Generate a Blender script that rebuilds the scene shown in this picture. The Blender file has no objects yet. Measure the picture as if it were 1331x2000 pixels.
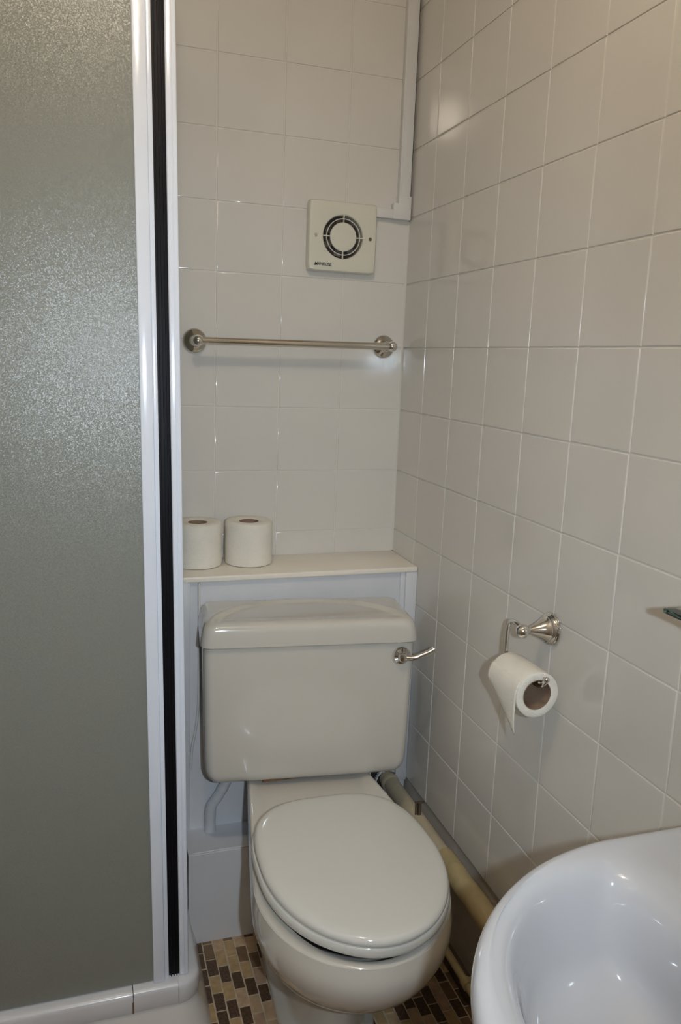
import bpy, bmesh, math, random
from mathutils import Vector, Matrix, Euler
random.seed(7)
D = bpy.data
S = bpy.context.scene
COL = S.collection
H = 1.354                      # geometry below is written with z = 0 on a wall joint; the floor lies 1.354 m under it
PI = math.pi

# ------------------------------------------------------------------ camera
cd = D.cameras.new('camera')
cam = D.objects.new('camera', cd); COL.objects.link(cam)
cam.location = (-0.7579, -1.8709, -0.0339 + H)
cam.rotation_euler = (1.3820966620093267, -0.037533121329346796, -0.30919467482178975)
cd.sensor_fit = 'VERTICAL'; cd.sensor_height = 36.0; cd.sensor_width = 24.0
cd.lens = 1555.7088 / 2000 * 36.0
cd.clip_start = 0.01
S.camera = cam
S.cycles.caustics_reflective = False

# ------------------------------------------------------------------ world, lights, exposure
w = D.worlds.new('world'); S.world = w; w.use_nodes = True
w.node_tree.nodes['Background'].inputs[0].default_value = (1.0, 0.9, 0.8, 1)
w.node_tree.nodes['Background'].inputs[1].default_value = 0.02
S.view_settings.view_transform = 'Standard'
S.view_settings.look = 'None'
S.view_settings.gamma = 1.0
S.view_settings.use_curve_mapping = False
S.view_settings.exposure = 0.0

LAMP_POS = (-0.70, -1.355, 0.95)          # ceiling globe
LAMP_STRENGTH = 112.0
LAMP_COLOR = (1.0, 0.86, 0.69)
FLASH_POWER = 38.0
FLASH_COLOR = (0.75, 0.88, 1.0)
fl = D.lights.new('camera_flash', 'SPOT')
fl.energy = FLASH_POWER; fl.color = FLASH_COLOR
fl.shadow_soft_size = 0.012; fl.spot_size = math.radians(94); fl.spot_blend = 1.0
flo = D.objects.new('camera_flash', fl); COL.objects.link(flo)
flo.location = (-0.663, -1.9010, -0.030 + H)
flo.rotation_euler = (cam.rotation_euler.x - math.radians(6), cam.rotation_euler.y, cam.rotation_euler.z + math.radians(14))

# ------------------------------------------------------------------ materials
def new_mat(name):
    m = D.materials.new(name); m.use_nodes = True
    return m, m.node_tree.nodes, m.node_tree.links, m.node_tree.nodes['Principled BSDF']

def mat(name, col, rough=0.5, metal=0.0, coat=0.0, spec=0.5, noise=0.0, nscale=8.0, bump=0.0, bscale=60.0, trans=0.0, sss=0.0):
    m, n, l, b = new_mat(name)
    b.inputs['Base Color'].default_value = (*col, 1)
    b.inputs['Roughness'].default_value = rough
    b.inputs['Metallic'].default_value = metal
    b.inputs['Coat Weight'].default_value = coat
    b.inputs['Coat Roughness'].default_value = 0.04
    b.inputs['Specular IOR Level'].default_value = spec
    b.inputs['Transmission Weight'].default_value = trans
    tc = n.new('ShaderNodeTexCoord')
    if noise > 0:
        t = n.new('ShaderNodeTexNoise'); t.inputs['Scale'].default_value = nscale; t.inputs['Detail'].default_value = 4
        l.new(tc.outputs['Object'], t.inputs['Vector'])
        r = n.new('ShaderNodeMapRange'); r.inputs[1].default_value = 0.3; r.inputs[2].default_value = 0.7
        r.inputs[3].default_value = 1 - noise; r.inputs[4].default_value = 1 + noise * 0.3
        l.new(t.outputs['Fac'], r.inputs[0])
        mx = n.new('ShaderNodeMix'); mx.data_type = 'RGBA'; mx.blend_type = 'MULTIPLY'; mx.inputs[0].default_value = 1
        mx.inputs[6].default_value = (*col, 1); l.new(r.outputs[0], mx.inputs[7])
        l.new(mx.outputs[2], b.inputs['Base Color'])
    if bump > 0:
        t2 = n.new('ShaderNodeTexNoise'); t2.inputs['Scale'].default_value = bscale; t2.inputs['Detail'].default_value = 3
        l.new(tc.outputs['Object'], t2.inputs['Vector'])
        bp = n.new('ShaderNodeBump'); bp.inputs['Strength'].default_value = 1.0; bp.inputs['Distance'].default_value = bump
        l.new(t2.outputs['Fac'], bp.inputs['Height']); l.new(bp.outputs[0], b.inputs['Normal'])
    return m

M_TILE = mat('glazed_tile', (0.70, 0.675, 0.63), 0.10, noise=0.03, nscale=5, bump=0.0003, bscale=9)
M_GROUT = mat('grout', (0.74, 0.705, 0.645), 0.8, noise=0.06, nscale=30)
M_PLASTER = mat('painted_plaster', (0.62, 0.57, 0.50), 0.7, noise=0.12, nscale=12, bump=0.001, bscale=40)
M_CEIL = mat('ceiling_paint', (0.78, 0.75, 0.70), 0.8, noise=0.03)
M_GLOSSPAINT = mat('gloss_paint', (0.72, 0.725, 0.75), 0.35, noise=0.06, nscale=9, bump=0.0006, bscale=45)
M_GLOSSPAINT2 = mat('shelf_paint', (0.90, 0.84, 0.74), 0.32, noise=0.03, nscale=9, bump=0.0003, bscale=40)
M_PORC = mat('cream_porcelain', (0.64, 0.61, 0.55), 0.12, coat=0.6, noise=0.03, nscale=4)
M_SEAT = mat('seat_plastic', (0.71, 0.70, 0.65), 0.09, coat=0.2)
M_BASIN = mat('white_porcelain', (0.53, 0.54, 0.57), 0.08, coat=0.8)
M_CHROME = mat('chrome', (0.78, 0.77, 0.75), 0.08, metal=1.0)
M_CHROME2 = mat('worn_chrome', (0.66, 0.63, 0.57), 0.12, metal=1.0)
M_PAPER = mat('tissue_paper', (0.84, 0.80, 0.71), 0.95, noise=0.05, nscale=25, bump=0.0010, bscale=260, spec=0.1)
M_CARD = mat('cardboard', (0.30, 0.20, 0.135), 0.9, noise=0.15, nscale=40)
M_FRAME = mat('white_aluminium', (0.80, 0.85, 0.95), 0.15, coat=0.8, noise=0.02)
M_SEAL = mat('black_rubber', (0.006, 0.0055, 0.008), 0.5, spec=0.2)
M_PVC = mat('fan_plastic', (0.70, 0.68, 0.58), 0.35)
M_TRUNK = mat('trunking_plastic', (0.69, 0.685, 0.67), 0.4)
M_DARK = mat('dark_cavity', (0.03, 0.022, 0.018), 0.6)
M_BLADE = mat('grey_blade', (0.14, 0.12, 0.10), 0.5)
M_INK = mat('black_print', (0.02, 0.02, 0.02), 0.5)
M_PIPE = mat('cream_plastic_pipe', (0.58, 0.50, 0.35), 0.4, noise=0.18, nscale=16)
M_PIPE2 = mat('yellowed_paint', (0.50, 0.40, 0.21), 0.5, noise=0.2, nscale=30)
M_CLIP = mat('brown_metal', (0.24, 0.19, 0.15), 0.3, metal=0.8)
M_TRAY = mat('white_acrylic', (0.74, 0.72, 0.70), 0.2, coat=0.3, noise=0.05, nscale=7)
M_RIM = mat('white_trim_plastic', (0.74, 0.74, 0.77), 0.25, coat=0.2, noise=0.08, nscale=10)
M_SEALANT = mat('cream_sealant', (0.66, 0.60, 0.46), 0.5, noise=0.15, nscale=14)
M_RUST = mat('rusty_stain', (0.24, 0.11, 0.05), 0.7, noise=0.5, nscale=60)
M_MORTAR = mat('mosaic_mortar', (0.60, 0.50, 0.36), 0.85, noise=0.2, nscale=40)
STONES = {'tan': (0.52, 0.36, 0.18), 'beige': (0.56, 0.39, 0.24), 'rose': (0.50, 0.33, 0.22), 'brown': (0.21, 0.125, 0.065), 'dark': (0.12, 0.066, 0.034)}
M_STONE = [mat('stone_' + k, v, 0.45, noise=0.6 if k == 'dark' else 0.25, nscale=160 if k == 'dark' else 50, bump=0.0006, bscale=150) for k, v in STONES.items()]

def glass_edge_mat():
    m, n, l, b = new_mat('green_shelf_glass')
    b.inputs['Base Color'].default_value = (0.88, 0.98, 0.95, 1)
    b.inputs['Transmission Weight'].default_value = 1.0
    b.inputs['Roughness'].default_value = 0.02
    b.inputs['IOR'].default_value = 1.5
    va = n.new('ShaderNodeVolumeAbsorption'); va.inputs['Color'].default_value = (0.03, 0.9, 0.72, 1); va.inputs['Density'].default_value = 4
    l.new(va.outputs[0], n['Material Output'].inputs['Volume'])
    return m
M_GLASS = glass_edge_mat()

def frosted_mat():
    m, n, l, b = new_mat('frosted_shower_sheet')
    b.inputs['Base Color'].default_value = (0.33, 0.34, 0.30, 1)
    b.inputs['Transmission Weight'].default_value = 0.3
    b.inputs['IOR'].default_value = 1.53
    b.inputs['Roughness'].default_value = 0.32
    tc = n.new('ShaderNodeTexCoord')
    # fine hammered texture: every little facet is tilted a different way and glints on its own
    v = n.new('ShaderNodeTexVoronoi'); v.inputs['Scale'].default_value = 760
    l.new(tc.outputs['Object'], v.inputs['Vector'])
    a = n.new('ShaderNodeVectorMath'); a.operation = 'SUBTRACT'; a.inputs[1].default_value = (0.5, 0.5, 0.5); l.new(v.outputs['Color'], a.inputs[0])
    k = n.new('ShaderNodeVectorMath'); k.operation = 'SCALE'; k.inputs['Scale'].default_value = 0.21; l.new(a.outputs[0], k.inputs[0])
    g = n.new('ShaderNodeNewGeometry')
    d = n.new('ShaderNodeVectorMath'); d.operation = 'ADD'; l.new(g.outputs['Normal'], d.inputs[0]); l.new(k.outputs[0], d.inputs[1])
    q = n.new('ShaderNodeVectorMath'); q.operation = 'NORMALIZE'; l.new(d.outputs[0], q.inputs[0])
    l.new(q.outputs[0], b.inputs['Normal'])
    return m
M_FROST = frosted_mat()

def emit_mat():
    m, n, l, b = new_mat('lit_opal_glass')
    b.inputs['Base Color'].default_value = (0.9, 0.85, 0.75, 1)
    b.inputs['Emission Color'].default_value = (*LAMP_COLOR, 1)
    b.inputs['Emission Strength'].default_value = LAMP_STRENGTH
    return m
M_LAMP = emit_mat()

# ------------------------------------------------------------------ helpers
def obj(name, bm, material, parent=None, base=None, smooth=True, wn=False, mats=None):
    """link bm (in scene coordinates) as one mesh object; origin at base (top-level) or at the parent's base"""
    if parent is not None:
        org = Vector(parent['_org'])
    else:
        org = Vector(base) if base is not None else Vector((0, 0, -H))
    bmesh.ops.recalc_face_normals(bm, faces=bm.faces)
    for v in bm.verts: v.co -= org
    me = D.meshes.new(name); bm.to_mesh(me); bm.free()
    for mm in (mats or [material]): me.materials.append(mm)
    if smooth:
        for p in me.polygons: p.use_smooth = True
    o = D.objects.new(name, me); COL.objects.link(o)
    o['_org'] = list(org)
    if parent is not None:
        o.parent = parent
    else:
        o.location = org + Vector((0, 0, H))
    if smooth:
        try: me.set_sharp_from_angle(angle=math.radians(40))
        except Exception: pass
    if wn:
        md = o.modifiers.new('wn', 'WEIGHTED_NORMAL'); md.keep_sharp = True
    return o

def thing(name, loc, label, cat, group=None):
    o = D.objects.new(name, None); COL.objects.link(o)
    o['_org'] = list(loc); o.location = Vector(loc) + Vector((0, 0, H)); o.empty_display_size = 0.05
    tag(o, label, cat, group); return o

def tag(o, label, cat, group=None):
    o['label'] = label; o['category'] = cat
    if group: o['group'] = group
    return o

def struct(o):
    o['kind'] = 'structure'; return o

def box(bm, a, b, bev=0.0, seg=2, mtx=None):
    r = bmesh.ops.create_cube(bm, size=1)
    c = [(a[i] + b[i]) / 2 for i in range(3)]; s = [abs(b[i] - a[i]) for i in range(3)]
    for v in r['verts']: v.co = Vector((v.co.x * s[0] + c[0], v.co.y * s[1] + c[1], v.co.z * s[2] + c[2]))
    vs = r['verts']
    if bev > 0:
        es = list({e for v in vs for e in v.link_edges})
        q = bmesh.ops.bevel(bm, geom=es, offset=bev, segments=seg, profile=0.5, affect='EDGES')
        vs = list({v for f in q['faces'] for v in f.verts} | {v for v in vs if v.is_valid})
    if mtx is not None:
        for v in vs: v.co = mtx @ v.co
    return bm

def loft(bm, loops, cap0=True, cap1=True, close=True, mi=0):
    rows = [[bm.verts.new(p) for p in lp] for lp in loops]
    n = len(rows[0])
    for i in range(len(rows) - 1):
        for j in range(n if close else n - 1):
            k = (j + 1) % n
            f = bm.faces.new((rows[i][j], rows[i][k], rows[i + 1][k], rows[i + 1][j])); f.material_index = mi
    if cap0: bm.faces.new(rows[0]).material_index = mi
    if cap1: bm.faces.new(list(reversed(rows[-1]))).material_index = mi
    return rows

def basis(axis):
    a = Vector(axis).normalized()
    t = Vector((0, 0, 1)) if abs(a.z) < 0.9 else Vector((1, 0, 0))
    u = a.cross(t).normalized(); v = a.cross(u).normalized()
    return a, u, v

def lathe(bm, c, axis, prof, n=40):
    """prof: list of (radius, height along axis)"""
    a, u, v = basis(axis); c = Vector(c)
    loops = [[c + a * h + (u * math.cos(2 * PI * k / n) + v * math.sin(2 * PI * k / n)) * max(r, 1e-5) for k in range(n)] for r, h in prof]
    loft(bm, loops); return bm

def catmull(pts, k=8):
    P = [Vector(p) for p in pts]; P = [P[0] * 2 - P[1]] + P + [P[-1] * 2 - P[-2]]
    out = []
    for i in range(1, len(P) - 2):
        for j in range(k):
            t = j / k
            out.append(0.5 * ((2 * P[i]) + (P[i + 1] - P[i - 1]) * t + (2 * P[i - 1] - 5 * P[i] + 4 * P[i + 1] - P[i + 2]) * t * t + (3 * P[i] - P[i - 1] - 3 * P[i + 1] + P[i + 2]) * t ** 3))
    out.append(P[-2]); return out

def tube(bm, pts, r, n=20, smooth=8, caps=True):
    P = catmull(pts, smooth) if smooth else [Vector(p) for p in pts]
    rr = r if callable(r) else (lambda t: r)
    T = [(P[min(i + 1, len(P) - 1)] - P[max(i - 1, 0)]).normalized() for i in range(len(P))]
    _, u, _ = basis(T[0]); loops = []
    for i, p in enumerate(P):
        u = (u - T[i] * u.dot(T[i])).normalized(); v = T[i].cross(u)
        R = rr(i / (len(P) - 1))
        loops.append([p + (u * math.cos(2 * PI * k / n) + v * math.sin(2 * PI * k / n)) * R for k in range(n)])
    loft(bm, loops, caps, caps); return bm

def sphere(bm, c, r, n=24):
    q = bmesh.ops.create_uvsphere(bm, u_segments=n, v_segments=n // 2, radius=r)
    for v in q['verts']: v.co += Vector(c)
    return bm

def spline1(xs, ys, x):
    """monotone-ish cubic interpolation of a table"""
    for i in range(len(xs) - 1):
        if (xs[i] - x) * (xs[i + 1] - x) <= 0:
            t = (x - xs[i]) / (xs[i + 1] - xs[i] + 1e-12)
            def m(j):
                if j <= 0: return (ys[1] - ys[0]) / (xs[1] - xs[0])
                if j >= len(xs) - 1: return (ys[-1] - ys[-2]) / (xs[-1] - xs[-2])
                return (ys[j + 1] - ys[j - 1]) / (xs[j + 1] - xs[j - 1])
            h = xs[i + 1] - xs[i]
            return (2 * t**3 - 3 * t**2 + 1) * ys[i] + (t**3 - 2 * t**2 + t) * h * m(i) + (-2 * t**3 + 3 * t**2) * ys[i + 1] + (t**3 - t**2) * h * m(i + 1)
    return ys[-1]

# ------------------------------------------------------------------ room
P = 0.152
def tiled_wall(name, axis, us, vs, skip=None, tilt=0.0012):
    """tiles in one mesh: flat faces at depth 0 of the wall plane, joints 1.6 mm deep, cushioned edges"""
    bm = bmesh.new(); g = 0.0012
    def W(u, v, d):
        return Vector((u, d, v)) if axis == 'y' else Vector((d, u, v))
    for i in range(len(us) - 1):
        for j in range(len(vs) - 1):
            u0, u1, v0, v1 = us[i] + g, us[i + 1] - g, vs[j] + g, vs[j + 1] - g
            if u1 - u0 < 0.004 or v1 - v0 < 0.004: continue
            if skip and skip(u0, u1, v0, v1): continue
            a, b = random.gauss(0, tilt), random.gauss(0, tilt)
            def d(u, v, h): return h + (a * (u - (u0 + u1) / 2) + b * (v - (v0 + v1) / 2))
            loops = []
            for ins, h in ((0, 0.0024), (0.0002, 0.0010), (0.0009, 0.00025), (0.0022, 0.0)):
                loops.append([W(u, v, d(u, v, h)) for u, v in ((u0 + ins, v0 + ins), (u1 - ins, v0 + ins), (u1 - ins, v1 - ins), (u0 + ins, v1 - ins))])
            loft(bm, loops, False, True)
    o = (us[0], 0.0020, vs[0]) if axis == 'y' else (0.0020, us[0], vs[0])
    e = (us[-1], 0.06, vs[-1]) if axis == 'y' else (0.06, us[-1], vs[-1])
    n0 = len(bm.faces)
    box(bm, o, e)
    bm.faces.ensure_lookup_table()
    for f in bm.faces[n0:]: f.material_index = 1
    return struct(obj(name, bm, None, base=(0, 0, -H), smooth=True, wn=True, mats=[M_TILE, M_GROUT]))

ZT, ZF = 1.07, -H
XL, YF = -1.38, -2.65
vs = [ZF] + [k * P for k in range(-8, 7)] + [ZT]
us_b = [XL] + [-(0.16 + k * P) for k in range(7, -1, -1)] + [0.0]
us_r = [YF] + [-(0.1385 + k * P) for k in range(16, -1, -1)] + [0.0]
us_b = [u for i, u in enumerate(us_b) if i == 0 or u > XL]
tiled_wall('wall_back', 'y', us_b, vs)
tiled_wall('wall_right', 'x', us_r, [-7 * P] + vs[2:])
bm = bmesh.new(); box(bm, (0.008, YF, ZF), (0.06, 0.0, -7 * P)); struct(obj('wall_right_lower', bm, M_PLASTER))
bm = bmesh.new(); box(bm, (XL - 0.06, YF, ZF), (XL, 0.06, ZT)); struct(obj('wall_left', bm, M_TILE))
bm = bmesh.new(); box(bm, (XL - 0.06, YF - 0.06, ZF), (0.06, YF, ZT)); struct(obj('wall_front', bm, M_CEIL))
bm = bmesh.new(); box(bm, (XL - 0.06, YF - 0.06, ZT), (0.06, 0.06, ZT + 0.05)); struct(obj('ceiling', bm, M_CEIL))

bm = bmesh.new(); loft(bm, [[Vector((-0.0045, 0.0003, z)), Vector((-0.0015, -0.0015, z)), Vector((0.0003, -0.0045, z)), Vector((0.002, 0.002, z))] for z in (-0.5125, 0.2985)]); struct(obj('trim_1', bm, M_TILE))
# floor: brick-bond stone mosaic
bm = bmesh.new()
DK = {}
def stone_of(i, j):
    if (i, j) in DK: return DK[(i, j)]
    r = random.random()
    return 4 if r < 0.27 else 3 if r < 0.42 else 0 if r < 0.66 else 1 if r < 0.86 else 2
PX, PY = 0.0238, 0.049
x0 = -0.5015
# rows seen beside the tray: (column, row) -> stone
DK.update({(-1, 1): 3, (0, 1): 0, (1, 0): 3, (2, 1): 3, (3, 0): 4, (4, 0): 2, (4, 1): 4, (1, 1): 0, (0, 0): 1, (2, 0): 1,
           (-1, 2): 4, (0, 2): 4, (1, 2): 0, (2, 2): 0, (3, 1): 1, (3, 2): 3, (4, 2): 2, (1, 3): 4, (2, 3): 4, (0, 3): 0, (3, 3): 2, (4, 3): 4,
           (0, 4): 4, (1, 4): 1, (2, 4): 1, (3, 4): 4, (4, 4): 1, (0, 5): 0, (1, 5): 4, (-1, 3): 0, (-1, 4): 4})
i0, i1 = int((XL - x0) / PX) - 1, int((0 - x0) / PX) + 2
for i in range(i0, i1):
    off = PY / 2 if i % 2 else 0.0
    for j in range(-8, 52):
        xa, xb = x0 + i * PX + 0.0014, x0 + (i + 1) * PX - 0.0014
        yb, ya = -0.245 - j * PY + off - 0.0015, -0.245 - (j + 1) * PY + off + 0.0015
        if xa < XL or xb > 0.008 or ya < YF or yb > 0: continue
        if xa < -0.62 and ya > -0.45: continue
        jit = [random.uniform(-0.0008, 0.0008) for _ in range(8)]
        cr = [(xa + jit[0], ya + jit[1]), (xb + jit[2], ya + jit[3]), (xb + jit[4], yb + jit[5]), (xa + jit[6], yb + jit[7])]
        cx, cy = (xa + xb) / 2, (ya + yb) / 2
        hh = random.uniform(0.0, 0.0004)
        loops = [[Vector((cx + (p - cx) * s, cy + (q - cy) * s, ZF + h)) for p, q in cr] for s, h in ((1, -0.002), (0.99, -0.0004 + hh), (0.94, hh))]
        loft(bm, loops, False, True, mi=1 + stone_of(i, j))
box(bm, (XL - 0.06, YF - 0.06, ZF - 0.05), (0.06, 0.06, ZF - 0.0009))
struct(obj('floor', bm, None, smooth=False, mats=[M_MORTAR] + M_STONE))

# ------------------------------------------------------------------ ceiling lamp (seen only as its reflection)
t = thing('ceiling_lamp', (LAMP_POS[0], LAMP_POS[1], ZT), 'warm lit opal globe lamp fixed to the ceiling', 'lamp')
bm = bmesh.new(); lathe(bm, (LAMP_POS[0], LAMP_POS[1], ZT), (0, 0, -1), [(0.0, 0), (0.06, 0), (0.06, 0.018), (0.045, 0.03), (0.0, 0.03)]); obj('lamp_base', bm, M_FRAME, t)
bm = bmesh.new(); sphere(bm, LAMP_POS, 0.05, 32)
for v in bm.verts: v.co.z = LAMP_POS[2] + (v.co.z - LAMP_POS[2]) * 1.25
obj('lamp_globe', bm, M_LAMP, t)

# ------------------------------------------------------------------ boxing with shelf behind the toilet
YB = -0.159
t = thing('pipe_boxing', (-0.28, YB, ZF + 0.22), 'white painted pipe boxing panel behind the cistern under the shelf', 'boxing')
bm = bmesh.new()
# panel with the two holes cut near the right: built from strips
SZ = -1.1275
def panel_with_holes():
    from itertools import product
    xs = [-0.556 + k * (0.556 - 0.001) / 220 for k in range(221)]
    hole = lambda x, z: (((x + 0.047) / 0.027) ** 2 + ((z + 1.072) / 0.027) ** 2 < 1) or (abs(x + 0.084 + 0.004 * math.sin(z * 140)) < 0.012 and -1.098 + 0.003 * math.sin(x * 300) < z < -1.02)
    zs = [-1.1275 + k * 0.0025 for k in range(45)]
    V = {}
    def vv(x, z):
        key = (round(x, 5), round(z, 5))
        if key not in V: V[key] = bm.verts.new((x, YB, z))
        return V[key]
    xr = [x for x in xs if x > -0.12]; xr = [-0.556] + xr
    for a in range(len(xr) - 1):
        for b in range(len(zs) - 1):
            if xr[a] > -0.13 and hole((xr[a] + xr[a + 1]) / 2, (zs[b] + zs[b + 1]) / 2): continue
            bm.faces.new((vv(xr[a], zs[b]), vv(xr[a + 1], zs[b]), vv(xr[a + 1], zs[b + 1]), vv(xr[a], zs[b + 1])))
    for a in range(len(xr) - 1):
        bm.faces.new((vv(xr[a], zs[-1]), vv(xr[a + 1], zs[-1]), vv(xr[a + 1], -0.5265), vv(xr[a], -0.5265)))
    r = bmesh.ops.extrude_face_region(bm, geom=list(bm.faces))
    for v in [g for g in r['geom'] if isinstance(g, bmesh.types.BMVert)]: v.co.y += 0.008
panel_with_holes()
obj('panel', bm, M_GLOSSPAINT, t, smooth=False)
bm = bmesh.new()
box(bm, (-0.029, YB - 0.011, -1.0685), (-0.0005, YB, -0.5265), 0.0015)
box(bm, (-0.041, YB - 0.005, -1.02), (-0.029, YB, -0.5265), 0.001)
obj('corner_batten', bm, M_GLOSSPAINT, t)
bm = bmesh.new(); box(bm, (-0.5585, YB - 0.008, SZ), (-0.541, YB, -0.5265), 0.002); obj('side_batten', bm, M_GLOSSPAINT, t)
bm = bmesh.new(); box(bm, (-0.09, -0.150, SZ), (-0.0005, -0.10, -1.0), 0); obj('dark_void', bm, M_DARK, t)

bm = bmesh.new(); box(bm, (-0.5585, -0.171, -0.5265), (-0.0005, -0.0005, -0.5135), 0.003, 3)
tag(obj('wall_shelf', bm, M_GLOSSPAINT2, base=(-0.28, -0.09, -0.5265)), 'long cream painted ledge shelf holding two toilet rolls above the cistern', 'shelf')

bm = bmesh.new(); pl = [(-0.5362, ZF), (-0.5462, ZF + 0.035), (-0.5555, ZF + 0.075), (-0.5555, SZ - 0.002), (-0.5535, SZ), (-0.003, SZ), (-0.001, SZ - 0.002), (-0.001, ZF)]
loft(bm, [[Vector((x, y, z - (0.0025 if z > SZ - 0.001 and y < -0.26 else 0))) for x, z in pl] for y in (-0.0005, -0.2585, -0.261)])
# the uneven filler ridge along its front edge
tube(bm, [(-0.545, -0.2585, SZ + 0.0005), (-0.50, -0.259, SZ + 0.0015), (-0.47, -0.2575, SZ + 0.0008), (-0.43, -0.2595, SZ + 0.001), (-0.30, -0.259, SZ)], 0.0022, 8)
tag(obj('boxed_plinth', bm, M_GLOSSPAINT, base=(-0.28, -0.13, ZF)), 'low white painted box step on the floor behind the toilet pan', 'plinth')

# ------------------------------------------------------------------ toilet
t = thing('toilet', (-0.31, -0.48, ZF), 'cream close-coupled toilet with closed lid against the boxing', 'toilet')

def egg(cx, yc, yf, yb, w, wb, n=2.0, N=96, back=0.012):
    """closed outline: half ellipse in front of yc, sides narrowing to wb at the straight back"""
    out = []
    nf = N // 2
    for k in range(nf):                               # front, from right to left
        a = PI * k / (nf - 1)
        c, s = math.cos(a), math.sin(a)
        out.append((cx + w * (abs(c) ** (2 / n)) * (1 if c > 0 else -1), yc - (yc - yf) * abs(s) ** (2 / n)))
    ns = N // 6
    def side(s):                                      # s 0..1 from yc to yb
        y = yc + (yb - yc) * s
        return w + (wb - w) * s ** 1.08, y
    L = [side((k + 1) / ns) for k in range(ns)]
    out += [(cx - x, y - (back if k == ns - 1 else 0)) for k, (x, y) in enumerate(L)]
    nb = N - nf - 2 * ns
    for k in range(nb):
        s = (k + 0.5) / nb
        out.append((cx - (wb - back) + 2 * (wb - back) * s, yb))
    out += [(cx + x, y - (back if k == ns - 1 else 0)) for k, (x, y) in reversed(list(enumerate(L)))]
    return [(x + (y + 0.65) * 0.04, y) for x, y in out]

PC = -0.3145
lev = [  # z, yf, w, yc, wb, yb
 (-0.956, -0.875, 0.1760, -0.655, 0.119, -0.205),
 (-0.990, -0.882, 0.1800, -0.655, 0.118, -0.205),
 (-1.020, -0.875, 0.1770, -0.650, 0.116, -0.205),
 (-1.055, -0.852, 0.1670, -0.640, 0.114, -0.205),
 (-1.085, -0.817, 0.1540, -0.625, 0.112, -0.207),
 (-1.118, -0.766, 0.1310, -0.600, 0.110, -0.264),
 (-1.145, -0.712, 0.1040, -0.570, 0.108, -0.264),
 (-1.165, -0.672, 0.0870, -0.540, 0.105, -0.264),
 (-1.200, -0.655, 0.0730, -0.520, 0.098, -0.264),
 (-1.260, -0.645, 0.0690, -0.510, 0.092, -0.264),
 (-1.310, -0.645, 0.0720, -0.510, 0.092, -0.264),
 (-1.332, -0.650, 0.0800, -0.510, 0.094, -0.264),
 (-1.342, -0.658, 0.0980, -0.510, 0.098, -0.264),
 (-1.354, -0.660, 0.1000, -0.510, 0.100, -0.264)]
zs = [l[0] for l in lev]
bm = bmesh.new(); loops = []
K = 56
# inside of the bowl up to the rim, then over the platform and down the outside
for z, s in ((-1.10, 0.35), (-1.06, 0.7), (-1.0, 0.92), (-0.972, 1.14), (-0.9562, 1.160)):
    loops.append([Vector((x, y, z)) for x, y in egg(PC - 0.002, -0.655, -0.655 - 0.175 * s, -0.655 + 0.13 * s, 0.126 * s, 0.085 * s)])
o1 = egg(PC, -0.655, -0.8735, -0.205, 0.1755, 0.119)
def inset(lp, d, c=(PC, -0.55)):
    return [(x + d * (c[0] - x) / (math.hypot(c[0] - x, c[1] - y) + 1e-6), y + d * (c[1] - y) / (math.hypot(c[0] - x, c[1] - y) + 1e-6)) for x, y in lp]
def rim_z(y):      # the platform under the cistern lies a little higher than the rim
    s = min(1, max(0, (y + 0.56) / 0.10)); return -0.9540 + 0.0175 * s * s * (3 - 2 * s)
for d, dz in ((0.012, 0.0), (0.0045, -0.0004), (0.0015, -0.0014), (0.0003, -0.0032)):
    loops.append([Vector((x, y, rim_z(y) + dz)) for x, y in inset(o1, d)])
for k in range(K + 1):
    z = -0.9572 + (zs[-1] + 0.9572) * k / K
    f = [spline1(zs, [l[i] for l in lev], z) for i in range(1, 6)]
    loops.append([Vector((x, y, z)) for x, y in egg(PC, f[2], f[0], f[4], f[1], f[3])])
loft(bm, loops)
pan = obj('pan', bm, M_PORC, t)
# floor screw cap on the foot
bm = bmesh.new(); lathe(bm, (-0.396, -0.455, -1.343), (0, -0.1, 1), [(0.0, 0), (0.0065, 0), (0.0065, 0.002), (0.003, 0.0035), (0, 0.0035)], 16); obj('floor_screw', bm, M_CLIP, t)
# brown gap gasket between cistern and platform
bm = bmesh.new(); box(bm, (-0.405, -0.325, -0.9370), (-0.20, -0.225, -0.9320), 0.002); obj('gasket', bm, M_RUST, t)

def seat_loop(d, z, cx=-0.3145, back=0.0, fr=1.0):
    out = []; N = 96
    for k in range(N):
        a = 2 * PI * k / N; c, s = math.cos(a), math.sin(a)
        if s <= 0:
            out.append(Vector((cx + (0.162 + d) * c, -0.65 - (0.2225 + d * fr) * -s, z)))
        else:
            n = 3.0
            out.append(Vector((cx + (0.162 + d) * abs(c) ** (2 / n) * (1 if c >= 0 else -1), -0.65 + (0.198 + d * back) * abs(s) ** (2 / n), z)))
    return out
def dome(loop, c, k):
    return loop
bm = bmesh.new()
L = [(-0.003, -0.9225), (0.001, -0.9205), (0.0024, -0.917), (0.0018, -0.9125), (-0.0010, -0.9085), (-0.006, -0.906), (-0.016, -0.9045), (-0.04, -0.9035), (-0.08, -0.9028), (-0.12, -0.9025), (-0.15, -0.9024)]
loft(bm, [seat_loop(-0.02, -0.9235, back=1)] + [seat_loop(d, z, back=1) for d, z in L])
obj('lid', bm, M_SEAT, t)
bm = bmesh.new()
L = [(-0.045, -0.9265), (-0.045, -0.9235), (0.0, -0.9235), (0.0040, -0.9245), (0.0065, -0.928), (0.0072, -0.934), (0.0060, -0.938), (0.000, -0.9405), (-0.03, -0.9405), (-0.045, -0.9395)]
lps = [seat_loop(d, z, back=0.6, fr=1.0 if d < 0 else 0.2) for d, z in L]
loft(bm, lps + [lps[0]], False, False)
bmesh.ops.remove_doubles(bm, verts=bm.verts, dist=1e-6)
obj('seat_ring', bm, M_SEAT, t)
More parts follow.
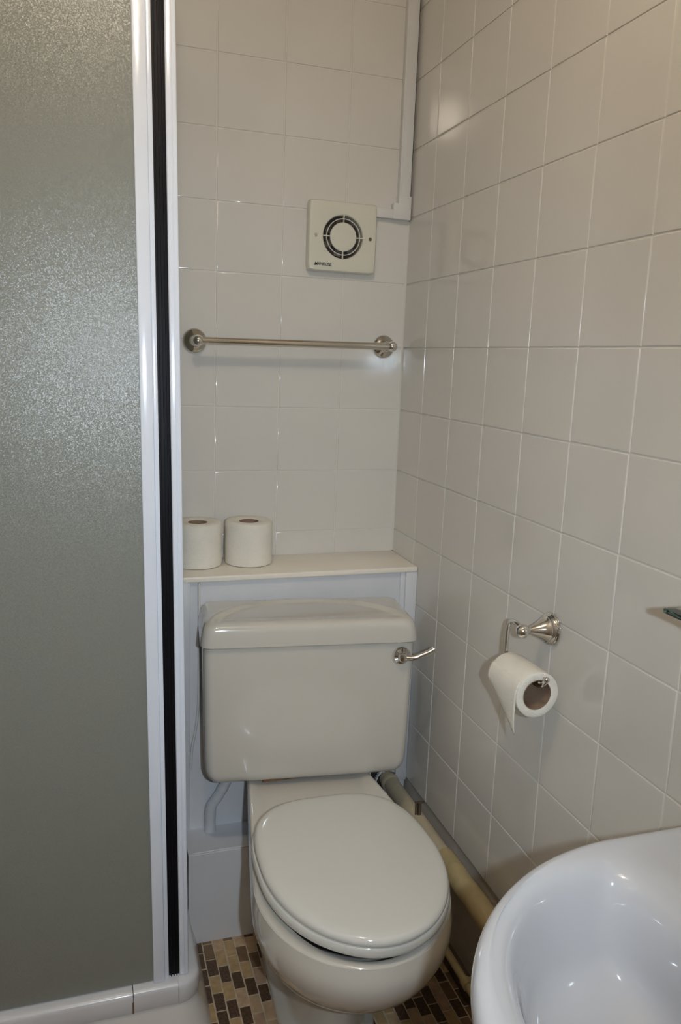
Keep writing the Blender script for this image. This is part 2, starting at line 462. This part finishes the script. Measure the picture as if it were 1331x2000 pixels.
for sx in (-1, 1):
    bm = bmesh.new(); tube(bm, [(-0.318 + sx * 0.06, -0.470, -0.931), (-0.318 + sx * 0.10, -0.470, -0.931)], 0.006, 16, 0)
    box(bm, (-0.318 + sx * 0.08 - 0.01, -0.476, -0.945), (-0.318 + sx * 0.08 + 0.01, -0.464, -0.928), 0.002)
    obj('hinge', bm, M_SEAT, t)

# cistern
RC = Matrix.Translation((-0.3015, -0.264, 0)) @ Matrix.Rotation(math.radians(-6.2), 4, 'Z')
def rrect(hx, yb, yf, rb, rf, z, N=12, M=14):
    out = []
    for cx, cy, r, a0 in ((hx - rf, yf + rf, rf, -90), (hx - rb, yb - rb, rb, 0), (-hx + rb, yb - rb, rb, 90), (-hx + rf, yf + rf, rf, 180)):
        for k in range(N):
            a = math.radians(a0 + 90 * k / (N - 1)); out.append(RC @ Vector((cx + r * math.cos(a), cy + r * math.sin(a), z)))
    full = []
    for q in range(4):
        full += out[q * N:(q + 1) * N]
        p, n_ = out[(q + 1) * N - 1], out[((q + 1) * N) % len(out)]
        full += [p.lerp(n_, (k + 1) / (M + 1)) for k in range(M)]
    return full
c = D.objects.new('cistern', None)
bm = bmesh.new(); loops = []
for z, dx, df in ((-0.600, 0.003, 0.002), (-0.63, 0.0, 0.0), (-0.75, 0.002, 0.0), (-0.86, 0.004, 0.0), (-0.897, 0.0055, 0.0005), (-0.909, 0.0085, 0.001), (-0.918, 0.013, 0.003), (-0.925, 0.019, 0.007), (-0.930, 0.028, 0.014), (-0.932, 0.042, 0.026), (-0.9325, 0.06, 0.04)):
    loops.append(rrect(0.2255 - dx, 0.073, -0.086 + df, 0.012, 0.019, z))
loft(bm, loops)
cist = obj('cistern', bm, M_PORC, t)
bm = bmesh.new(); loops = []
def lidtop(hx, yb, yf, z, n=2.4):
    out = []
    for i in range(48):
        q, k = divmod(i, 12)
        a = math.radians((-90, 0, 90, 180)[q] + 90 * k / 11.0)
        cc, ss = math.cos(a), math.sin(a)
        out.append(RC @ Vector((hx * abs(cc) ** (2 / n) * (1 if cc > 0 else -1), (yb + yf) / 2 + (yb - yf) / 2 * abs(ss) ** (2 / n) * (1 if ss > 0 else -1), z)))
    return out
for z, d in ((-0.608, 0.02), (-0.6215, 0.012), (-0.6232, 0.008), (-0.6225, 0.003), (-0.619, 0.0), (-0.605, 0.0005), (-0.590, 0.0018), (-0.583, 0.0032), (-0.577, 0.0060), (-0.573, 0.0105), (-0.5708, 0.0160)):
    loops.append(rrect(0.2315 - d * 0.9 - max(0, z + 0.612) * 0.12, 0.079 - d * 0.3, -0.0955 + d, 0.014, 0.024, z))
RI = RC.inverted()
last = [RI @ v for v in loops[-1]]
for k in range(1, 22):
    sc = 1 - k / 22.0
    lp = []
    for v in last:
        x, y = v.x * (0.35 + 0.65 * sc), 0.004 + (v.y - 0.004) * sc
        e = math.hypot(x / 0.206, (y + 0.078) / 0.148)          # shallow dish, open to the front
        f_ = min(1, max(0, (e - 0.93) / 0.07)); f_ = f_ * f_ * (3 - 2 * f_)
        ridge = math.exp(-((e - 1.01) / 0.035) ** 2) * 0.0016
        front = min(1, max(0, (y + 0.078) / 0.03))
        lp.append(RC @ Vector((x, y, -0.5700 - 0.0045 * (1 - f_) * front + ridge)))
    loops.append(lp)
loft(bm, loops)
clid = obj('cistern_lid', bm, M_PORC, t)
# flush lever
hub = RC @ Vector((0.1945, -0.0862, -0.6515))
bm = bmesh.new(); lathe(bm, hub, (-0.09, -1, 0), [(0.0, -0.002), (0.0195, -0.002), (0.0200, 0.003), (0.017, 0.008), (0.011, 0.010), (0.0105, 0.017), (0.008, 0.021), (0.0, 0.022)], 32)
lev_o = obj('flush_handle', bm, M_CHROME, t)
bm = bmesh.new(); tube(bm, [hub + Vector((0.0, -0.014, -0.001)), hub + Vector((0.016, -0.023, 0.000)), hub + Vector((0.034, -0.028, 0.006)), hub + Vector((0.052, -0.030, 0.013)), hub + Vector((0.063, -0.030, 0.018))], lambda s: 0.0062 - 0.0012 * math.sin(PI * s) + 0.0014 * s, 16)
for v in bm.verts: pass
obj('lever', bm, M_CHROME, lev_o)

# overflow pipe, painted, dropping into the plinth
bm = bmesh.new(); tube(bm, [(-0.4565, -0.190, -0.9345), (-0.4580, -0.183, -0.995), (-0.4660, -0.180, -1.020), (-0.4790, -0.178, -1.044), (-0.4920, -0.177, -1.064), (-0.4955, -0.177, -1.088), (-0.4955, -0.177, -1.127)], lambda s: 0.0125 + (0.001 if s > 0.7 else 0) + 0.0004 * math.sin(40 * s), 20)
tag(obj('overflow_pipe', bm, M_GLOSSPAINT, base=(-0.495, -0.21, SZ)), 'bent white painted pipe running from cistern underside into the plinth top', 'pipe')
bm = bmesh.new(); tube(bm, [(-0.521, -0.1635, -0.529), (-0.521, -0.1635, -0.66), (-0.5215, -0.1635, -0.80), (-0.527, -0.1640, -0.87), (-0.536, -0.1655, -0.92), (-0.5385, -0.1655, -0.97)], 0.0030, 10)
tag(obj('cable', bm, M_TRUNK, base=(-0.519, -0.166, -0.96)), 'thin white cable running down the boxing beside the cistern', 'cable')

# ------------------------------------------------------------------ waste pipe, wall pipes
def pipe_y(bm, x, z, y0, y1, r, n=32): tube(bm, [(x, y0, z), (x, y1, z)], r, n, 0)
t = thing('waste_pipe', (-0.044, -0.12, -1.069), 'thick cream plastic waste pipe running along the tiled wall to the basin', 'pipe')
bm = bmesh.new(); pipe_y(bm, -0.044, -1.069, -0.151, -1.30, 0.0200); obj('pipe_run', bm, M_PIPE, t)
bm = bmesh.new(); lathe(bm, (-0.044, -0.168, -1.069), (0, -1, 0), [(0.019, 0), (0.0225, 0), (0.0235, 0.004), (0.0225, 0.012), (0.0205, 0.016)], 32); obj('wall_collar', bm, M_PIPE, t)
bm = bmesh.new(); lathe(bm, (-0.044, -0.49, -1.069), (0, -1, 0), [(0.019, 0), (0.0232, 0.0), (0.0236, 0.004), (0.0232, 0.35), (0.02, 0.352)], 32); obj('pipe_joint', bm, M_PIPE2, t)
bm = bmesh.new()
tube(bm, [(-0.044, -0.3535, -1.062), (-0.044, -0.3535, -1.020)], 0.0045, 14, 0)
box(bm, (-0.0525, -0.3525, -1.0635), (-0.0455, -0.3475, -1.0195), 0.001)
box(bm, (-0.045, -0.3525, -1.0235), (-0.0300, -0.3475, -1.0195), 0.001)
tag(obj('pipe_clip', bm, M_CLIP, base=(-0.03, -0.329, -1.05)), 'brown metal clip standing on the thick waste pipe beside the toilet seat', 'clip')

t = thing('skirting_pipe', (-0.02, -0.60, -1.306), 'thin yellowed pipe low on the wall just above the mosaic floor', 'pipe')
bm = bmesh.new(); pipe_y(bm, -0.020, -1.304, -0.262, -1.6, 0.0085, 20); obj('pipe_run', bm, M_PIPE2, t)
bm = bmesh.new(); lathe(bm, (-0.020, -0.575, -1.304), (0, -1, 0), [(0.0085, 0), (0.0115, 0), (0.0115, 0.018), (0.0085, 0.018)], 20)
box(bm, (-0.014, -0.593, -1.311), (0.009, -0.575, -1.296), 0.001); obj('pipe_bracket', bm, M_PIPE2, t)
bm = bmesh.new(); box(bm, (-0.014, YF, ZF), (0.008, -0.262, -1.318), 0.003)
o = struct(obj('baseboard_right', bm, mat('dark_skirting', (0.13, 0.09, 0.06), 0.6, noise=0.3, nscale=25)))

# ------------------------------------------------------------------ towel rail
A_, B_ = Vector((-0.5116, 0, -0.0035)), Vector((-0.0514, 0, 0.0018))
t = thing('towel_rail', (-0.2815, -0.001, 0.0), 'chrome towel rail with two round rosettes under the extractor fan', 'towel rail')
for q in (A_, B_):
    bm = bmesh.new(); lathe(bm, q, (0, -1, 0), [(0.0, 0), (0.0272, 0), (0.0278, 0.003), (0.0270, 0.0055), (0.0240, 0.0085), (0.0190, 0.0115), (0.0135, 0.0150), (0.0095, 0.0210), (0.0075, 0.03), (0.0070, 0.05), (0, 0.05)], 48)
    r = obj('rosette', bm, M_CHROME2, t)
    bm = bmesh.new(); sphere(bm, q + Vector((0, -0.06, 0)), 0.0125); obj('end_ball', bm, M_CHROME, r)
bm = bmesh.new(); tube(bm, [A_ + Vector((0.006, -0.06, 0)), B_ + Vector((-0.006, -0.06, 0))], 0.0085, 24, 0); obj('rail', bm, M_CHROME2, t)

# ------------------------------------------------------------------ extractor fan
FC = Vector((-0.1720, 0, 0.2465))
t = thing('extractor_fan', (FC.x, -0.001, FC.z), 'square cream extractor fan with round grille on the tiled wall', 'fan')
def rsq(h, hz, r, y, N=64):
    out = []
    for k in range(N):
        a = 2 * PI * k / N
        c_, s_ = math.cos(a), math.sin(a); n = 26
        R = 1 / ((abs(c_) ** n + abs(s_) ** n) ** (1 / n))
        out.append(FC + Vector((R * c_ * h, y, R * s_ * hz)))
    return out
def circ(r, y, N=64): return [FC + Vector((r * math.cos(2 * PI * k / N), y, r * math.sin(2 * PI * k / N))) for k in range(N)]
bm = bmesh.new()
loft(bm, [rsq(0.083, 0.079, 0, -0.0005), rsq(0.083, 0.079, 0, -0.014), rsq(0.0822, 0.0782, 0, -0.0195), rsq(0.080, 0.076, 0, -0.0222), rsq(0.076, 0.072, 0, -0.0228), rsq(0.058, 0.0565, 0, -0.0232), circ(0.0505, -0.0232), circ(0.0485, -0.0215), circ(0.047, -0.004)], True, False)
cover = obj('cover', bm, M_PVC, t)
bm = bmesh.new(); lathe(bm, FC + Vector((0, -0.003, 0)), (0, -1, 0), [(0, 0), (0.047, 0), (0.047, 0.001), (0, 0.001)], 48); obj('cavity', bm, M_DARK, t)
bm = bmesh.new()
lathe(bm, FC, (0, -1, 0), [(0, 0.020), (0.030, 0.020), (0.0325, 0.0225), (0.0315, 0.0245), (0, 0.0255)], 48)
rg = [(0.0395, 0.018), (0.0412, 0.018), (0.0412, 0.0245), (0.0395, 0.0245)]
a_, u_, v_ = basis((0, -1, 0))
lp = [[FC + a_ * h + (u_ * math.cos(2 * PI * k / 64) + v_ * math.sin(2 * PI * k / 64)) * r for k in range(64)] for r, h in rg]
loft(bm, lp + [lp[0]], False, False); bmesh.ops.remove_doubles(bm, verts=bm.verts, dist=1e-7)
for k in range(4):
    m_ = Matrix.Translation(FC) @ Matrix.Rotation(k * PI / 2, 4, 'Y')
    box(bm, (0.030, -0.0248, -0.0010), (0.0495, -0.017, 0.0010), 0, mtx=m_)
obj('grille', bm, M_PVC, t)
bm = bmesh.new()
for k in range(7):
    m_ = Matrix.Translation(FC + Vector((0, -0.009, 0))) @ Matrix.Rotation(k * 2 * PI / 7, 4, 'Y') @ Matrix.Rotation(0.5, 4, 'X')
    box(bm, (0.01, -0.0007, -0.008), (0.043, 0.0007, 0.008), 0, mtx=m_)
obj('fan_blades', bm, M_BLADE, t)
for sx in (-1, 1):
    bm = bmesh.new(); lathe(bm, FC + Vector((sx * 0.0665, -0.0226, 0)), (0, -1, 0), [(0, 0), (0.0042, 0), (0.0042, 0.0012), (0.0030, 0.0016), (0, 0.0008)], 20); obj('screw', bm, M_CHROME2 if sx < 0 else M_CLIP, t)
cu = D.curves.new('lettering', 'FONT'); cu.body = 'MANROSE'; cu.size = 0.0098; cu.align_x = 'CENTER'; cu.extrude = 0.0001; cu.space_character = 0.86; cu.offset = 0.00008; cu.shear = 0.15
to = D.objects.new('tmp_text', cu); COL.objects.link(to)
bpy.context.view_layer.update()
me = D.meshes.new_from_object(to.evaluated_get(bpy.context.evaluated_depsgraph_get()))
D.objects.remove(to)
bm = bmesh.new(); bm.from_mesh(me)
mt = Matrix.Translation(FC + Vector((-0.0475, -0.0240, -0.0665))) @ Matrix.Rotation(PI / 2, 4, 'X')
for v in bm.verts: v.co = mt @ v.co
for sx in (-1, 1):
    box(bm, (FC.x - 0.0475 + sx * 0.0185 - 0.0028, -0.0242, FC.z - 0.0668), (FC.x - 0.0475 + sx * 0.0185 + 0.0028, -0.0226, FC.z - 0.0658))
o = obj('lettering', bm, M_INK, t, smooth=False); o['label'] = 'small black maker name printed on the cover'

# ------------------------------------------------------------------ cable trunking
t = thing('cable_trunking', (-0.022, -0.001, 0.32), 'white plastic cable trunking from the fan up the wall corner', 'trunking')
bm = bmesh.new(); box(bm, (-0.0345, -0.0165, 0.33), (-0.0060, -0.0003, ZT - 0.001), 0.0015)
for x_ in (-0.0300, -0.0105): box(bm, (x_ - 0.0006, -0.0172, 0.35), (x_ + 0.0006, -0.016, ZT - 0.001))
obj('vertical_run', bm, M_TRUNK, t)
bm = bmesh.new(); box(bm, (-0.090, -0.0165, 0.2995), (-0.045, -0.0003, 0.3205), 0.0015); obj('horizontal_run', bm, M_TRUNK, t)
bm = bmesh.new(); box(bm, (-0.048, -0.0190, 0.2985), (-0.0035, -0.0002, 0.3350), 0.0018); box(bm, (-0.036, -0.0188, 0.330), (-0.0035, -0.0002, 0.352), 0.0015); obj('elbow_cover', bm, M_TRUNK, t)

# ------------------------------------------------------------------ toilet rolls on the shelf
def roll(loc, r, h, label, cr=0.021, seed=0):
    t = thing('toilet_roll', loc, label, 'toilet roll', 'spare toilet rolls on the shelf')
    N = 64; c_ = Vector(loc); rnd = random.Random(seed)
    ph = rnd.random() * 6
    def ring(rr, z, wob=0.0): return [c_ + Vector((rr * (1 + wob * math.sin(2 * a + ph)) * math.cos(a), rr * (1 + wob * math.sin(2 * a + ph)) * math.sin(a), z)) for a in [2 * PI * k / N for k in range(N)]]
    bm = bmesh.new()
    L = [ring(cr + 0.001, 0.002), ring(r - 0.006, 0.0, 0.008), ring(r - 0.001, 0.0015, 0.008), ring(r, 0.006, 0.008)]
    L += [ring(r * (1 + 0.004 * math.sin(9 * s + ph)), 0.006 + (h - 0.016) * s, 0.008) for s in [k / 8 for k in range(1, 9)]]
    L += [ring(r - 0.0015, h - 0.004, 0.008), ring(r - 0.006, h - 0.0008, 0.006), ring(r - 0.02, h - 0.0012), ring(cr + 0.001, h - 0.0035)]
    loft(bm, L + [L[0]], False, False); bmesh.ops.remove_doubles(bm, verts=bm.verts, dist=1e-7)
    obj('paper', bm, M_PAPER, t)
    bm = bmesh.new(); L = [ring(cr + 0.0009, 0.001), ring(cr + 0.0009, h - 0.004), ring(cr, h - 0.004), ring(cr, 0.001)]
    loft(bm, L + [L[0]], False, False); bmesh.ops.remove_doubles(bm, verts=bm.verts, dist=1e-7)
    obj('cardboard_core', bm, M_CARD, t)
roll((-0.5110, -0.0605, -0.5130), 0.0560, 0.1035, 'white toilet roll on the shelf next to the shower frame', 0.0215, 1)
roll((-0.3910, -0.0600, -0.5130), 0.0565, 0.1030, 'white toilet roll on the shelf with bare shelf to its right', 0.0220, 5)

# ------------------------------------------------------------------ toilet roll holder and its roll
t = thing('toilet_roll_holder', (-0.001, -0.744, -0.473), 'chrome toilet roll holder with curved wire arm on the right wall', 'toilet roll holder')
HC = Vector((0, -0.744, -0.473))
bm = bmesh.new(); lathe(bm, HC, (-1, 0, 0), [(0, 0), (0.0288, 0), (0.0292, 0.003), (0.0278, 0.0055), (0.0255, 0.0060), (0.0258, 0.0085), (0.0240, 0.0105), (0.0222, 0.0108), (0.0222, 0.0130), (0.0200, 0.0150), (0.0150, 0.0235), (0.0100, 0.0330), (0.0065, 0.0410), (0.0050, 0.0455), (0.0052, 0.05), (0, 0.05)], 56)
obj('rosette', bm, M_CHROME, t)
bm = bmesh.new(); sphere(bm, HC + Vector((-0.056, 0, 0)), 0.0125); obj('end_ball', bm, M_CHROME, t)
RX, RZ, RR = -0.056, -0.563, 0.0395
bm = bmesh.new()
tube(bm, [HC + Vector((-0.056, 0.004, 0.002)), HC + Vector((-0.0565, 0.022, 0.0075)), HC + Vector((-0.0565, 0.039, 0.004)), HC + Vector((-0.056, 0.048, -0.014)), (-0.056, -0.695, -0.512), (-0.056, -0.697, -0.531), (-0.056, -0.704, -0.5405), (-0.056, -0.716, -0.5430), (-0.056, -0.76, -0.5430), (-0.056, -0.806, -0.5425), (-0.056, -0.8175, -0.538), (-0.056, -0.826, -0.528)], 0.0041, 16, 8)
sphere(bm, (-0.056, -0.8265, -0.5272), 0.0050, 16)
obj('wire_arm', bm, M_CHROME, t)
t = thing('toilet_roll', (RX, -0.755, RZ - RR), 'part-used toilet roll hanging on the chrome holder, torn end dangling', 'toilet roll')
bm = bmesh.new(); a_, u_, v_ = basis((0, -1, 0))
cr = 0.0252
def yring(r, y, N=64): return [Vector((RX + r * math.cos(2 * PI * k / N), y, RZ + r * math.sin(2 * PI * k / N))) for k in range(N)]
L = [yring(cr + 0.0008, -0.8030), yring(RR - 0.003, -0.8050), yring(RR - 0.0006, -0.8038), yring(RR, -0.801)] + [yring(RR, -0.801 + k * 0.0115) for k in range(1, 8)] + [yring(RR - 0.002, -0.7055), yring(cr + 0.0008, -0.7060)]
loft(bm, L + [L[0]], False, False); bmesh.ops.remove_doubles(bm, verts=bm.verts, dist=1e-7)
obj('paper', bm, M_PAPER, t)
bm = bmesh.new(); L = [yring(cr + 0.0007, -0.8035), yring(cr - 0.0003, -0.8035), yring(cr - 0.0003, -0.7060), yring(cr + 0.0007, -0.7060)]
loft(bm, L + [L[0]], False, False); bmesh.ops.remove_doubles(bm, verts=bm.verts, dist=1e-7)
obj('cardboard_core', bm, M_CARD, t)
# hanging sheet, torn slantwise
bm = bmesh.new(); rows = []
NY, NZ = 18, 20
for i in range(NY + 1):
    y = -0.8035 + 0.097 * i / NY
    zb = -0.629 + 0.058 * (i / NY) + 0.0012 * math.sin(i * 2.3)
    col_ = []
    for j in range(NZ + 1):
        s = j / NZ
        if s < 0.35:
            a = math.radians(140 + 40 * s / 0.35); x, z = RX + (RR + 0.0007) * math.cos(a), RZ + (RR + 0.0007) * math.sin(a)
        else:
            q = (s - 0.35) / 0.65; z = RZ + (zb - RZ) * q; x = RX - RR - 0.0007 - 0.0015 * math.sin(q * 2.5 + i * 0.15) * q + 0.004 * q * q
        col_.append(bm.verts.new((x, y, z)))
    rows.append(col_)
for i in range(NY):
    for j in range(NZ): bm.faces.new((rows[i][j], rows[i + 1][j], rows[i + 1][j + 1], rows[i][j + 1]))
o = obj('loose_sheet', bm, M_PAPER, t); md = o.modifiers.new('thick', 'SOLIDIFY'); md.thickness = 0.0006; md.offset = 0

# ------------------------------------------------------------------ glass shelf
bm = bmesh.new(); box(bm, (-0.130, -1.66, -0.3045), (-0.0005, -1.153, -0.2985), 0.0012, 2)
tag(obj('glass_shelf', bm, M_GLASS, base=(-0.065, -1.40, -0.3045)), 'clear green-edged glass shelf on the right wall above the basin', 'shelf')

# ------------------------------------------------------------------ basin
t = thing('basin', (-0.001, -1.46, -0.72), 'white porcelain wall basin beside the toilet at the right wall', 'basin')
N = 120
def bl(cx, al, ar, b, z, n=2.0, nr=None, cy=-1.46, wall=None):
    out = []
    for k in range(N):
        a = 2 * PI * k / N; c_, s_ = math.cos(a), math.sin(a)
        nn = n if c_ < 0 else (nr or n)
        x = cx + (al if c_ < 0 else ar) * abs(c_) ** (2 / nn) * (1 if c_ > 0 else -1)
        y = cy + b * abs(s_) ** (2 / nn) * (1 if s_ > 0 else -1)
        if wall is not None: x = min(x, wall)
        out.append(Vector((x, y, z)))
    return out
bm = bmesh.new()
BZ = -0.55
L = [bl(-0.14, 0.06, 0.13, 0.07, BZ - 0.185, 2, 5, wall=-0.0006),
     bl(-0.16, 0.12, 0.159, 0.13, BZ - 0.175, 2, 6, wall=-0.0006),
     bl(-0.18, 0.19, 0.179, 0.19, BZ - 0.145, 2, 7, wall=-0.0006),
     bl(-0.19, 0.235, 0.189, 0.232, BZ - 0.105, 2, 8, wall=-0.0006),
     bl(-0.195, 0.262, 0.194, 0.254, BZ - 0.065, 2, 9, wall=-0.0006),
     bl(-0.20, 0.2745, 0.199, 0.2635, BZ - 0.035, 2, 10, wall=-0.0006),
     bl(-0.20, 0.2785, 0.199, 0.2675, BZ - 0.018, 2, 10, wall=-0.0006),
     bl(-0.20, 0.2775, 0.199, 0.2670, BZ - 0.008, 2, 10, wall=-0.0010),
     bl(-0.20, 0.2730, 0.198, 0.2630, BZ - 0.0015, 2, 10, wall=-0.0020),
     bl(-0.20, 0.2660, 0.196, 0.2570, BZ + 0.001, 2, 9, wall=-0.0040),
     bl(-0.22, 0.2380, 0.150, 0.2470, BZ + 0.0005, 2.1, 5),
     bl(-0.245, 0.2040, 0.078, 0.2360, BZ - 0.0015, 2.2, 4),
     bl(-0.255, 0.1830, 0.063, 0.2270, BZ - 0.0065, 2.2, 3.4),
     bl(-0.260, 0.1690, 0.056, 0.2200, BZ - 0.016, 2.2, 3.2),
     bl(-0.262, 0.1600, 0.050, 0.2130, BZ - 0.035, 2.2, 3.0),
     bl(-0.264, 0.1500, 0.048, 0.2030, BZ - 0.065, 2.2, 3.0),
     bl(-0.264, 0.1400, 0.052, 0.1900, BZ - 0.095, 2.2, 2.8),
     bl(-0.262, 0.1120, 0.055, 0.1550, BZ - 0.120, 2.1, 2.4),
     bl(-0.258, 0.0780, 0.050, 0.1080, BZ - 0.136, 2, 2.2),
     bl(-0.252, 0.0400, 0.035, 0.0500, BZ - 0.144, 2, 2),
     bl(-0.250, 0.0220, 0.022, 0.0220, BZ - 0.147, 2, 2)]
# smooth interpolation between the contour loops
L2 = []
for i in range(len(L) - 1):
    p0, p1, p2, p3 = L[max(i - 1, 0)], L[i], L[i + 1], L[min(i + 2, len(L) - 1)]
    for j in range(3):
        u = j / 3
        L2.append([0.5 * ((2 * p1[k]) + (p2[k] - p0[k]) * u + (2 * p0[k] - 5 * p1[k] + 4 * p2[k] - p3[k]) * u * u + (3 * p1[k] - p0[k] - 3 * p2[k] + p3[k]) * u ** 3) for k in range(N)])
L2.append(L[-1])
for lp in L2:
    for v in lp: v.x = min(v.x, -0.0006)
loft(bm, L2)
obj('bowl', bm, M_BASIN, t)
bm = bmesh.new(); lathe(bm, (-0.250, -1.46, BZ - 0.148), (0, 0, 1), [(0, 0), (0.021, 0), (0.022, 0.0015), (0.018, 0.0022), (0.015, 0.0005), (0, 0.0005)], 32); obj('plug_hole', bm, M_CHROME, t)

# ------------------------------------------------------------------ shower tray
TZ = -1.227
XR, YT = -0.5605, -0.516           # outer face of the rim
t = thing('shower_tray', (-0.95, -0.26, ZF), 'white corner shower tray with rounded raised rim', 'shower tray')
bm = bmesh.new()
def tray_path(inset_, z, xl=XL + 0.001, r=0.045, n=14):
    r = max(r - inset_, 0.004); x1, y1 = XR - inset_, YT + inset_
    pts = [Vector((xl, y1, z))] + [Vector((xl + (x1 - r - xl) * k / 6, y1, z)) for k in range(1, 6)]
    for k in range(n + 1):
        a = -PI / 2 + PI / 2 * k / n; pts.append(Vector((x1 - r + r * math.cos(a), y1 + r + r * math.sin(a), z)))
    pts += [Vector((x1, y1 + r + (-0.003 - y1 - r) * k / 6, z)) for k in range(1, 7)]
    return pts
# body: walls under the rim and the sunk floor
rows_ = [tray_path(-0.024, ZF), tray_path(-0.014, ZF + 0.035), tray_path(0.004, ZF + 0.075), tray_path(0.0055, TZ - 0.046)]
def closed(pts): return pts + [Vector((XL + 0.001, -0.003, pts[0].z))]
loft(bm, [closed(p) for p in rows_] , True, True)
obj('tray_body', bm, M_TRAY, t)
bm = bmesh.new(); box(bm, (XL + 0.001, -0.42, TZ - 0.043), (-0.66, -0.003, TZ - 0.040)); 
def rim_piece(name, a, b, material, dz=0.0, rust=False):
    prof = [(0.0015, -0.044), (0.0, -0.040), (0.0, -0.012), (0.0015, -0.006), (0.005, -0.002), (0.011, 0.0), (0.045, 0.0015), (0.055, 0.0), (0.055, -0.044)]
    bm = bmesh.new(); lines = [tray_path(i_, TZ + h + dz) for i_, h in prof]
    loops = [[ln[k] for ln in lines] for k in range(a, b + 1)]
    return loops
full = [tray_path(i_, 0) for i_ in (0,)][0]
def cut(loops, x_from, x_to):
    return loops
def piece_front(name, xa, xb, dz, mt_):
    prof = [(0.0015, -0.044), (0.0, -0.040), (0.0, -0.012), (0.0015, -0.006), (0.005, -0.002), (0.011, 0.0), (0.045, 0.0015), (0.055, 0.0), (0.055, -0.044)]
    bm = bmesh.new()
    loft(bm, [[Vector((x_, YT + i_, TZ + h + dz)) for i_, h in prof] for x_ in (xa, xb)])
    return obj(name, bm, mt_, t)
piece_front('rim_strip', XL + 0.001, -0.6915, -0.0012, M_RIM)
piece_front('rim_strip', -0.6902, XR - 0.0455, 0.0006, M_RIM)
loops = rim_piece('rim_corner', 6, 6 + 14 + 6, M_RIM, 0.0)
bm = bmesh.new(); loft(bm, loops); obj('rim_corner', bm, M_RIM, t)
bm = bmesh.new(); box(bm, (-0.6925, YT - 0.0004, TZ - 0.044), (-0.6895, YT + 0.003, TZ - 0.020)); obj('rust_mark', bm, M_RUST, t)

# ------------------------------------------------------------------ shower enclosure
ZB = TZ + 0.0015; ZE = 0.72
t = thing('shower_enclosure', (-0.60, -0.47, ZB), 'shower enclosure of frosted panels in a white frame with black seal', 'shower enclosure')
y0 = -0.5020
def strip(name, xa, xb, ya, yb, mt_, parent=None, bev=0.002, za=ZB, zb=ZE):
    bm = bmesh.new(); box(bm, (xa, ya, za), (xb, yb, zb), bev, 3); return obj(name, bm, mt_, parent or t, wn=False)
strip('door_stile', -0.6520, -0.6305, y0 - 0.002, y0 + 0.024, M_FRAME)
strip('closing_profile', -0.6302, -0.6225, y0 + 0.003, y0 + 0.026, M_FRAME, bev=0.001)
sl = strip('rubber_seal', -0.6222, -0.6020, y0 + 0.012, y0 + 0.030, M_SEAL, bev=0.0008)
for x_ in (-0.6175, -0.6120, -0.6065): strip('seal_lip', x_ - 0.0009, x_ + 0.0009, y0 + 0.008, y0 + 0.012, M_SEAL, sl, 0.0004)
bm = bmesh.new(); box(bm, (-0.6018, y0 + 0.006, ZB), (-0.5840, y0 + 0.036, ZE), 0.003, 3)
box(bm, (-0.5935, y0 + 0.0048, ZB), (-0.5915, y0 + 0.008, ZE), 0.0005, 1); obj('corner_post', bm, M_FRAME, t)
strip('door_panel', -1.366, -0.6520, y0 + 0.006, y0 + 0.011, M_FROST, bev=0, za=ZB + 0.001)
strip('side_panel', -0.593, -0.589, y0 + 0.036, -0.030, M_FROST, bev=0)
strip('wall_profile', -0.600, -0.582, -0.030, -0.001, M_FRAME)
bm = bmesh.new(); box(bm, (-1.366, y0, ZE), (-0.5835, y0 + 0.03, ZE + 0.04), 0.002); obj('head_rail', bm, M_FRAME, t)
# the enclosure stands slightly out of plumb: shear every part a little towards the shower
for ch in t.children:
    for v in ch.data.vertices: v.co.x -= 0.0135 * v.co.z
    for g_ in ch.children:
        for v in g_.data.vertices: v.co.x -= 0.0135 * v.co.z

for o in D.objects:
    if '_org' in o: del o['_org']
